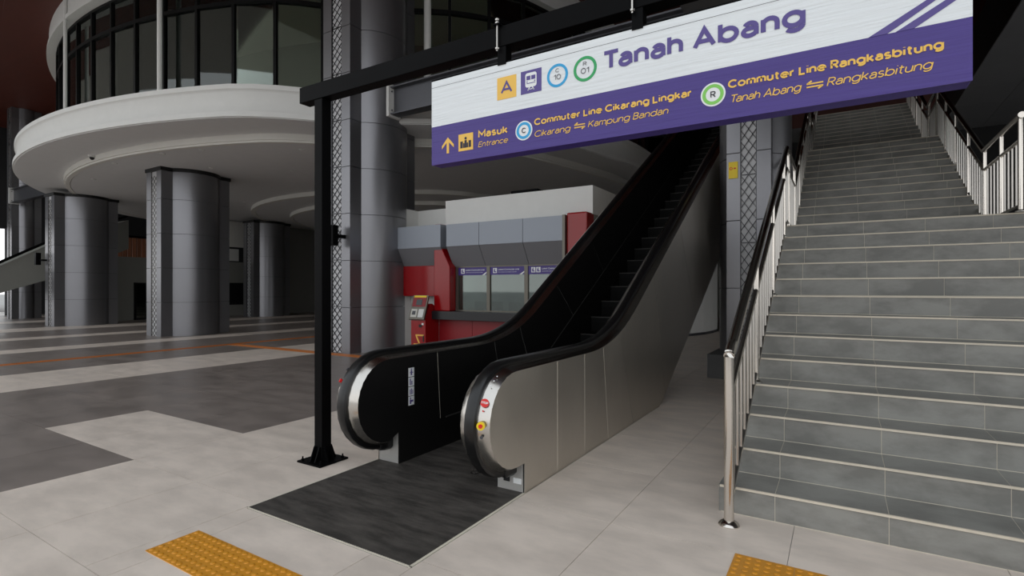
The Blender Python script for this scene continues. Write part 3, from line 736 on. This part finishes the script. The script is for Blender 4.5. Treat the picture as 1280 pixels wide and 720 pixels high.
# ================================================================== SIGN GANTRY
ga = thing('sign_gantry', (-3.46, 2.78, 0), 'black steel post and overhead beam carrying the station sign', 'gantry')
MB().box(-3.505, -3.415, 2.735, 2.825, .012, 2.83).build('post', 'black_paint', ga, bevel=.004)
MB().box(-3.595, -3.325, 2.645, 2.915, .002, .014).build('base_plate', 'black_paint', ga)
for (dx, dy) in ((-1, -1), (1, -1), (-1, 1), (1, 1)):
    x, y = -3.46+dx*.105, 2.78+dy*.105
    MB().lathe([(.012, 0), (.012, .012), (.006, .014), (.006, .03), (0, .03)], (x, y, .014), 6).build('anchor_bolt', 'black_paint', ga)
for k in (-1, 1):
    for q in (-.028, .028):
        MB().prism([(2.78+k*.045, .014), (2.78+k*.1, .014), (2.78+k*.06, .12), (2.78+k*.045, .12)], -3.46+q-.005, -3.46+q+.005, 'X').build('gusset', 'black_paint', ga)
        MB().prism([(-3.46+k*.045, .014), (-3.46+k*.1, .014), (-3.46+k*.06, .12), (-3.46+k*.045, .12)], 2.78+q-.005, 2.78+q+.005, 'Y').build('gusset', 'black_paint', ga)
MB().box(-3.68, 1.15, 2.73, 2.83, 2.83, 2.955).build('overhead_beam', 'black_paint', ga, bevel=.004)
MB().box(1.06, 1.15, 2.735, 2.825, .012, 2.83).build('post', 'black_paint', ga, bevel=.004)
MB().box(.97, 1.24, 2.645, 2.915, .002, .014).build('base_plate', 'black_paint', ga)
for x in (-1.76, -.91, -.06):
    MB().box(x-.03, x+.03, 2.735, 2.80, 2.72, 2.83).build('hanger_bracket', 'black_paint', ga)
    MB().tube([(x-.02, 2.715, 2.80), (x-.02, 2.715, 3.0)], .006, 8).build('hanger_rod', 'chrome_dull', ga)
    for z in (2.81, 2.965, 2.985): MB().lathe([(.013, 0), (.013, .01)], (x-.02, 2.715, z), 6).build('nut', 'chrome_dull', ga)
    MB().box(x-.045, x+.005, 2.70, 2.74, 2.957, 2.965).build('washer_plate', 'black_paint', ga)
sg = thing('station_sign', (-.93, 2.79, 2.17), 'long white and purple station sign reading Tanah Abang', 'sign')
XA, XB, ZB, ZM, ZT, YF = -2.316, .444, 2.172, 2.425, 2.728, 2.74
MB().box(XA, XB, YF+.006, 2.84, ZB, ZT).build('sign_case', 'purple_dark', sg, bevel=.004)
MB().box(XA-.002, XB+.002, YF, YF+.012, ZM, ZT).build('white_face', 'sign_white', sg)
MB().box(XA-.002, XB+.002, YF, YF+.012, ZB, ZM).build('purple_face', 'purple', sg)
MB().box(XA, XB, YF-.0012, YF, 2.684, 2.6855).build('film_seam', 'alu_dark', sg)
MB().box(XA-.006, XB+.006, YF+.004, 2.846, ZT, ZT+.012).build('top_frame', 'black_paint', sg)
YD = YF-.002
def flat(mb, name, m): return mb.build(name, m, sg)
y1 = YF+.001
def rbox(x0, x1, z0, z1, r=.012, n=4):
    P = []
    for cx_, cz_, a0 in ((x1-r, z1-r, 0), (x0+r, z1-r, 90), (x0+r, z0+r, 180), (x1-r, z0+r, 270)):
        for k in range(n+1): a = radians(a0+90*k/n); P.append((cx_+r*cos(a), cz_+r*sin(a)))
    return P
flat(MB().box(-1.795, -1.658, YD, y1, 2.508, 2.643), 'platform_square', 'ink_yellow')
text('A', -1.768, -1.685, 2.540, .075, YD-.001, 'ink_purple', sg, bold=.015)
flat(MB().box(-1.626, -1.486, YD, y1, 2.510, 2.646), 'train_square', 'ink_purple')
tr = MB().prism(rbox(-1.594, -1.518, 2.545, 2.630, .014), YD-.001, y1, 'Y'); flat(tr, 'train_pictogram', 'ink_white')
flat(MB().box(-1.586, -1.559, YD-.002, y1, 2.588, 2.612).box(-1.553, -1.526, YD-.002, y1, 2.588, 2.612).box(-1.586, -1.526, YD-.002, y1, 2.566, 2.570).box(-1.586, -1.578, YD-.002, y1, 2.575, 2.581).box(-1.534, -1.526, YD-.002, y1, 2.575, 2.581), 'train_pictogram', 'ink_purple')
flat(MB().prism([(-1.580, 2.527), (-1.572, 2.527), (-1.562, 2.545), (-1.570, 2.545)], YD-.001, y1, 'Y').prism([(-1.54, 2.527), (-1.532, 2.527), (-1.542, 2.545), (-1.55, 2.545)], YD-.001, y1, 'Y').box(-1.576, -1.536, YD-.001, y1, 2.531, 2.535), 'train_pictogram', 'ink_white')
flat(MB().disc(-1.382, 2.576, .067, YD, y1, .052), 'line_ring', 'ink_blue')
text('C', -1.394, -1.372, 2.594, .022, YD, 'ink_black', sg); text('10', -1.404, -1.359, 2.552, .030, YD, 'ink_black', sg)
flat(MB().disc(-1.210, 2.577, .070, YD, y1, .054), 'line_ring', 'ink_green')
text('R', -1.222, -1.200, 2.595, .022, YD, 'ink_black', sg); text('01', -1.235, -1.186, 2.551, .032, YD, 'ink_black', sg)
text('Tanah Abang', -1.107, -.132, 2.540, .106, YD, 'ink_purple', sg, bold=.022)
flat(MB().prism([(.105, ZM), (.170, ZM), (.395, 2.56), (.395, 2.58)][:4], YD, y1, 'Y'), 'diagonal_stripe', 'ink_purple')
flat(MB().prism([(.20, ZM), (.262, ZM), (XB, 2.532), (XB, 2.557)], YD, y1, 'Y'), 'diagonal_stripe', 'ink_purple')
flat(MB().prism([(-2.180, 2.339), (-2.229, 2.288), (-2.229, 2.268), (-2.190, 2.306), (-2.190, 2.235), (-2.171, 2.235), (-2.171, 2.306), (-2.132, 2.268), (-2.132, 2.288)], YD, y1, 'Y'), 'arrow', 'ink_yellow')
flat(MB().box(-2.093, -1.978, YD, y1, 2.234, 2.342), 'gate_square', 'ink_yellow')
flat(MB().box(-2.078, -2.058, YD-.001, y1, 2.252, 2.295).box(-2.055, -2.045, YD-.001, y1, 2.252, 2.283).box(-2.026, -2.016, YD-.001, y1, 2.252, 2.283).box(-2.012, -1.993, YD-.001, y1, 2.252, 2.295).box(-2.044, -2.027, YD-.001, y1, 2.252, 2.300).disc(-2.0355, 2.312, .009, YD-.001, y1, 0, 14), 'gate_pictogram', 'ink_black')
text('Masuk', -1.937, -1.718, 2.297, .048, YD, 'ink_yellow', sg, bold=.022)
text('Entrance', -1.937, -1.718, 2.240, .034, YD, 'ink_yellow', sg, shear=.21)
for cx_, cz_, m in ((-1.605, 2.294, 'ink_blue'), (-.530, 2.303, 'ink_light_green')):
    flat(MB().disc(cx_, cz_, .058, YD, y1), 'line_badge', 'ink_white'); flat(MB().disc(cx_, cz_, .050, YD-.001, y1, .034), 'line_ring', m)
text('C', -1.619, -1.590, 2.278, .032, YD-.0025, 'ink_black', sg, bold=.01); text('R', -.542, -.517, 2.287, .032, YD-.001, 'ink_black', sg, bold=.01)
text('Commuter Line Cikarang Lingkar', -1.534, -.630, 2.312, .040, YD, 'ink_yellow', sg, bold=.022)
text('Cikarang', -1.534, -1.302, 2.243, .036, YD, 'ink_yellow', sg, shear=.21)
text('Kampung Bandan', -1.192, -.750, 2.246, .036, YD, 'ink_yellow', sg, shear=.21)
text('Commuter Line Rangkasbitung', -.461, .357, 2.318, .040, YD, 'ink_yellow', sg, bold=.022)
text('Tanah Abang', -.454, -.152, 2.246, .038, YD, 'ink_yellow', sg, shear=.21)
text('Rangkasbitung', -.050, .319, 2.246, .038, YD, 'ink_yellow', sg, shear=.21)
for x0 in (-1.275, -.128):
    flat(MB().box(x0, x0+.065, YD, y1, 2.268, 2.274).box(x0, x0+.065, YD, y1, 2.254, 2.260)
         .prism([(x0, 2.274), (x0+.018, 2.286), (x0+.022, 2.280), (x0+.010, 2.272)], YD, y1, 'Y')
         .prism([(x0+.065, 2.254), (x0+.047, 2.242), (x0+.043, 2.248), (x0+.055, 2.256)], YD, y1, 'Y'), 'exchange_arrows', 'ink_yellow')

# ================================================================== TICKET KIOSK
ki = thing('ticket_kiosk', (-5.7, 9.4, 0), 'red ticket kiosk with grey canopy, glass counters and white parapet', 'kiosk')
MB().box(-7.147, -3.78, 8.9, 10.6, 2.70, 3.215).build('parapet', 'white', ki)
MB().box(-8.457, -8.38, 8.9, 9.5, 2.66, 3.16).box(-8.38, -7.147, 9.42, 9.5, 2.66, 3.16).build('parapet', 'white', ki)
MB().box(-8.45, -3.8, 8.95, 10.6, 2.60, 2.70).build('roof', 'grey_wall', ki)
CY0 = 8.62
for (a, b) in ((-6.905, -6.09), (-6.08, -5.085), (-5.075, -4.25)):
    MB().prism([(CY0, 2.222), (CY0, 2.672), (8.92, 2.672), (8.92, 2.222)], a, b, 'X').build('canopy_panel', 'canopy_grey', ki)
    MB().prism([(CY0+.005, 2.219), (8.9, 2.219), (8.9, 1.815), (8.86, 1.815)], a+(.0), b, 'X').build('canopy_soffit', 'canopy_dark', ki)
MB().box(-8.285, -7.06, CY0, 8.92, 2.222, 2.690).build('canopy_panel', 'canopy_grey', ki)
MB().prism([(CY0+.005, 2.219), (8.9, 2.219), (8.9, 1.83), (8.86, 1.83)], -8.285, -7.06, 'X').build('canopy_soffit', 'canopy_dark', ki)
MB().box(-4.245, -4.19, 8.60, 8.92, 1.83, 2.68).build('canopy_end', 'frame_metal', ki)
MB().box(-8.58, -8.34, 8.80, 9.2, 0, 2.55).build('red_pier', 'red', ki, bevel=.02)
MB().box(-7.27, -7.13, 8.7, 9.0, .7, 2.71).build('red_pier', 'red', ki, bevel=.01)
MB().prism([(-7.27, .887), (-6.85, .887), (-6.85, 1.80), (-7.10, 2.26), (-7.27, 2.26)], 8.66, 8.88, 'Y').build('red_pier', 'red', ki, bevel=.02)
MB().box(-4.19, -3.79, 8.66, 9.0, 0, 2.72).build('red_pier', 'red', ki, bevel=.03)
MB().box(-8.34, -7.27, 8.84, 8.95, 1.19, 1.85).build('alcove_header', 'red', ki, bevel=.01)
MB().box(-8.34, -7.27, 9.12, 9.16, 0, 1.25).box(-8.34, -8.32, 8.86, 9.14, 0, 1.2).box(-7.29, -7.27, 8.86, 9.14, 0, 1.2).build('alcove', 'white', ki)
for k in range(4): MB().box(-7.27+k*.87, -7.27+k*.87+.862, 8.84, 8.95, 0, .71).build('counter_front', 'red_matt', ki)
MB().box(-7.32, -3.78, 8.60, 8.98, .712, .887).build('counter', 'counter', ki, bevel=.006)
wx = [-6.83, -6.03, -5.15, -4.27]
for k in range(3):
    a, b = wx[k]+.04, wx[k+1]-.04
    fr = MB(); fr.box(a-.04, a, 8.87, 8.93, .887, 1.82).box(b, b+.04, 8.87, 8.93, .887, 1.82).box(a, b, 8.87, 8.93, 1.79, 1.82).box(a, b, 8.87, 8.93, .887, .91)
    f = fr.build('window_frame', 'frame_metal', ki)
    gp = MB().box(a, b, 8.895, 8.905, .91, 1.79).build('glass_pane', 'glass_clear', f)
    BASE[gp.name] = base_of(ki)
    MB().box(a, b, 8.885, 8.894, 1.63, 1.79).build('banner', 'purple', ki)
    x = a+.07
    for q in range(2 if k == 2 else 1):
        MB().box(x, x+.09, 8.880, 8.886, 1.665, 1.765).build('pictogram', 'ink_white', ki)
        MB().box(x+.02, x+.05, 8.878, 8.881, 1.68, 1.735).box(x+.05, x+.075, 8.878, 8.881, 1.68, 1.70).disc(x+.04, 1.746, .01, 8.878, 8.881, 0, 10).build('pictogram', 'ink_purple', ki); x += .11
    text('Loket Commuter Line', x+.01, min(b-.06, x+.50), 1.72, .032, 8.883, 'ink_white', ki, bold=.015)
    text('Commuter Line Ticket Counter', x+.01, min(b-.10, x+.44), 1.675, .020, 8.883, 'ink_white', ki)
    MB().prism([(b-.12, 1.63), (b-.06, 1.63), (b, 1.68), (b, 1.70)], 8.881, 8.886, 'Y').build('banner_stripe', 'ink_white', ki)
    # things on the desk inside
MB().box(-6.9, -3.9, 10.2, 10.25, .0, 2.6).build('inner_wall', 'grey_wall', ki)
MB().box(-6.9, -3.9, 8.96, 9.6, .75, .79).build('inner_desk', 'pale_plastic', ki)
for k, x in enumerate((-6.6, -6.2, -5.75, -5.35, -4.9)):
    MB().box(x, x+.28, 9.2, 9.24, .86, 1.08).box(x+.1, x+.18, 9.22, 9.3, .79, .9).build('monitor', 'black', ki)
ac = MB().box(-5.95, -5.30, 9.6, 10.2, 3.217, 3.42).build('equipment_box', 'black_paint', None, bevel=.01, origin=(-5.6, 9.9, 3.217)); tag(ac, 'dark equipment box on top of the white kiosk roof', 'box')
# ticket machine in the alcove
tm = thing('ticket_machine', (-7.9, 8.62, 0), 'red ticket vending machine with tilted screen in the kiosk alcove', 'ticket machine')
mx0, mx1 = -7.67, -7.275
MB().prism([(8.40, 0), (8.40, .76), (8.55, 1.02), (8.62, 1.04), (8.84, .90), (8.84, 0)], mx0, mx1, 'X').build('body', 'red', tm, bevel=.006)
th_ = .22
MB().prism([(8.335, .72), (8.365, .70), (8.52, 1.20), (8.49, 1.215)], mx0-.01, mx1+.01, 'X').build('console', 'frame_metal', tm)
def onc(u, v0, v1, x0, x1, m, name):   # on the tilted console face
    p0 = Vector((8.335, .72)); p1 = Vector((8.49, 1.215)); e = p1-p0; n = Vector((-e.y, e.x)).normalized()*u
    a = p0+e*v0; b = p0+e*v1
    MB().prism([(a.x+.002, a.y), (a.x+n.x, a.y+n.y), (b.x+n.x, b.y+n.y), (b.x+.002, b.y)], x0, x1, 'X').build(name, m, tm)
onc(.006, .52, .93, mx0+.02, mx1-.02, 'red_matt', 'screen_surround'); onc(.010, .58, .82, mx0+.12, mx1-.12, 'skin_screen', 'screen')
onc(.008, .90, .98, mx0+.03, mx1-.03, 'yellow', 'header_strip'); onc(.008, .08, .42, mx0+.03, mx0+.19, 'pale_plastic', 'card_reader'); onc(.008, .08, .42, mx1-.17, mx1-.03, 'white', 'keypad'); onc(.012, .18, .34, mx0+.06, mx0+.15, 'skin_screen', 'reader_slot')
MB().box(mx0+.22, mx0+.30, 8.392, 8.402, .55, .61).build('coin_slot', 'black', tm); MB().box(mx0+.30, mx0+.35, 8.39, 8.402, .60, .64).build('button', 'ink_white', tm)
MB().box(mx0+.13, mx0+.35, 8.394, 8.401, .37, .40).prism([(mx0+.13, .37), (mx0+.17, .37), (mx0+.25, .22), (mx0+.21, .22)], 8.394, 8.401, 'Y').box(mx0+.08, mx0+.2, 8.394, 8.401, .18, .21).build('yellow_graphic', 'ink_yellow', tm)
MB().box(mx0+.33, mx0+.36, 8.392, 8.401, .25, .38).build('handle', 'black', tm)

# ================================================================== BACKGROUND
wl = thing('wall_left', (-26, 14, 0), kind='structure')
MB().box(-26.3, -26, 8.15, 14.2, 0, 2.72).build('partition', 'grey_wall', wl)
MB().box(-26.3, -26, 14.2, 30, 0, 4.75).build('partition', 'grey_wall', wl)
MB().box(-26.3, -26, 8.15, 8.3, 2.7, 2.72).build('partition_top', 'grey_wall', wl)
def wall_open(y0, y1, z0, z1, m, name, parent=wl, x=-25.99): return MB().box(x-.03, x, y0, y1, z0, z1).build(name, m, parent)
import_door = thing('door_1', (-26, 8.5, 0), kind='structure')
MB().box(-25.98, -25.94, 8.40, 8.75, 0, 1.62).build('glass_leaf', 'glass_clear', import_door); wall_open(8.38, 8.78, 0, 1.66, 'dark_wall', 'door_opening', import_door)
for y in (8.38, 8.74): MB().box(-25.97, -25.92, y, y+.05, 0, 1.66).build('door_frame', 'black', import_door)
d2_ = thing('door_2', (-26, 12, 0), kind='structure')
wall_open(11.0, 12.9, 0, 1.62, 'black', 'door_opening', d2_)
for y in (11.0, 11.45, 11.85, 12.3, 12.75): MB().box(-25.98, -25.93, y, y+.07, 0, 1.62).build('door_frame', 'mullion', d2_)
for y in (11.07, 11.52, 11.92, 12.37): MB().box(-25.975, -25.965, y, y+.38, .05, 1.58).build('glass_leaf', 'glass', d2_)
d3_ = thing('window_1', (-26, 16, 0), kind='structure')
wall_open(14.7, 15.95, .55, 1.65, 'black', 'opening', d3_); wall_open(14.6, 15.95, 2.7, 3.45, 'dark_wall', 'window_recess', d3_)
MB().box(-25.985, -25.96, 15.0, 15.7, 2.75, 3.35).build('window_pane', 'white', d3_)
wall_open(14.25, 16.0, 3.45, 4.75, 'cream', 'pale_band', wl); wall_open(17.2, 17.6, 2.6, 4.6, 'cream', 'pale_band', wl, -25.98)
wall_open(17.55, 17.75, 0, 1.9, 'black', 'dark_slot', wl, -25.97)
MB().box(-26, -25.7, 17.9, 18.3, 1.75, 2.0).build('speaker_box', 'black_paint', wl)
ww = MB().box(-26, -3, 26.5, 26.7, 0, 5.0).build('wall_far', 'grey_wall'); tag(ww, kind='structure')
wx_ = MB().box(-36.2, -36, 9.5, 46, 0, 9.5).box(-36.2, -36, -1, 9.5, 4.4, 9.5).build('wall_outer', 'dark_wall'); tag(wx_, kind='structure')
wy_ = MB().box(-48, 12, 45.8, 46, 0, 9.5).build('wall_end', 'dark_wall'); tag(wy_, kind='structure')
wr_ = MB().box(11.8, 12, 14, 46, 0, 9.5).build('wall_right', 'dark_wall'); tag(wr_, kind='structure')
# far stair at the left
fs_ = thing('far_stair', (-27, 7.5, 0), 'beige concrete stair flight with black rail at the far left', 'staircase')
MB().prism([(2.5, -.0), (3.6, 0), (8.6, 1.85), (11.0, 3.1), (11.0, 4.35), (8.6, 3.3), (6.5, 2.0)], -27.6, -26.45, 'X').build('flight', 'grey_wall', fs_)
MB().tube([(-26.4, 4.0, 1.0), (-26.4, 6.8, 2.33), (-26.4, 8.6, 3.45), (-26.4, 10.9, 4.5)], .05, 8).build('handrail', 'black_paint', fs_)
# slatted panel above the partition
sp_ = thing('slatted_screen', (-29, 12, 2.7), 'brown vertical slat screen seen above the pale partition', 'screen')
sl = smesh(MB().box(0, .05, 0, .16, 0, 1.5), 'slat', 'brown_slat')
for k in range(18): inst(sl, 'slat', (-29, 11.0+k*.2, 2.3), sp_)
MB().box(-29.05, -28.9, 10.9, 14.7, 2.2, 2.3).box(-29.05, -28.9, 10.9, 14.7, 3.8, 3.9).box(-29.05, -28.95, 10.9, 11.0, 0, 3.9).box(-29.05, -28.95, 14.6, 14.7, 0, 3.9).build('screen_rail', 'black_paint', sp_)
# white block and dark opening seen under the escalator
wb = MB().prism([(-6.5, 15.3), (-3.85, 15.4), (-3.62, 15.75), (-3.42, 16.4), (-3.33, 17.15), (-3.33, 17.9), (-6.5, 17.9)], 0, 3.6, 'Z').build('wall_curved', 'white'); tag(wb, kind='structure')
bs = MB().prism([(-6.5, 15.28), (-3.83, 15.38), (-3.6, 15.74), (-3.4, 16.4), (-3.31, 17.15), (-3.31, 17.9), (-6.5, 17.9)], 0, .07, 'Z').build('baseboard_curved', 'alu_dark'); tag(bs, kind='structure')
# lamps and sensors in the balcony underside
def at_soffit(px, py, z):
    c_, s_ = cos(radians(YAW)), sin(radians(YAW)); a = (px-640)/665; b = (361-py)/665; t = (z-EYE)/b
    return (t*(a*c_-s_), t*(a*s_+c_), z)
dm = MB().lathe([(.07, 0), (.07, -.012), (.05, -.02), (.045, -.012), (0, -.012)], (0, 0, 0), 18)
LB = ['small round lamp in the balcony underside, nearest above the middle lattice column', 'small round lamp at the left end of the balcony underside, below the dome camera',
      'small round balcony lamp above and right of the middle column, near the ceiling step', 'small round lamp in the balcony underside between its left end and the middle column',
      'small round lamp in the balcony underside, beside the black gantry post', 'small round lamp in the balcony underside in front of the rearmost column',
      'small round lamp close to the ceiling step, left of the gantry post', 'small round lamp in the balcony underside just right of the middle column cap']
for (px, py), lb_ in zip(((203, 192), (117, 224), (252, 187), (143, 204), (365, 213), (305, 253), (377, 187), (264, 210)), LB):
    p = at_soffit(px, py, 4.8); r = thing('downlight', p, lb_, 'ceiling lamp', 'small lamps in the balcony underside')
    me = smesh(dm, 'lamp_rim', 'white', True); inst(me, 'lamp_rim', p, r)
p = at_soffit(115, 194, 4.985); r = thing('dome_camera', p, 'white dome camera on the outer edge of the balcony underside', 'security camera')
MB().lathe([(.09, 0), (.09, -.05), (.06, -.06)], p, 18).build('camera_base', 'white', r, True); MB().lathe([(.06, -.06), (.05, -.10), (.025, -.125), (0, -.13)], p, 18).build('dome', 'black', r, True)
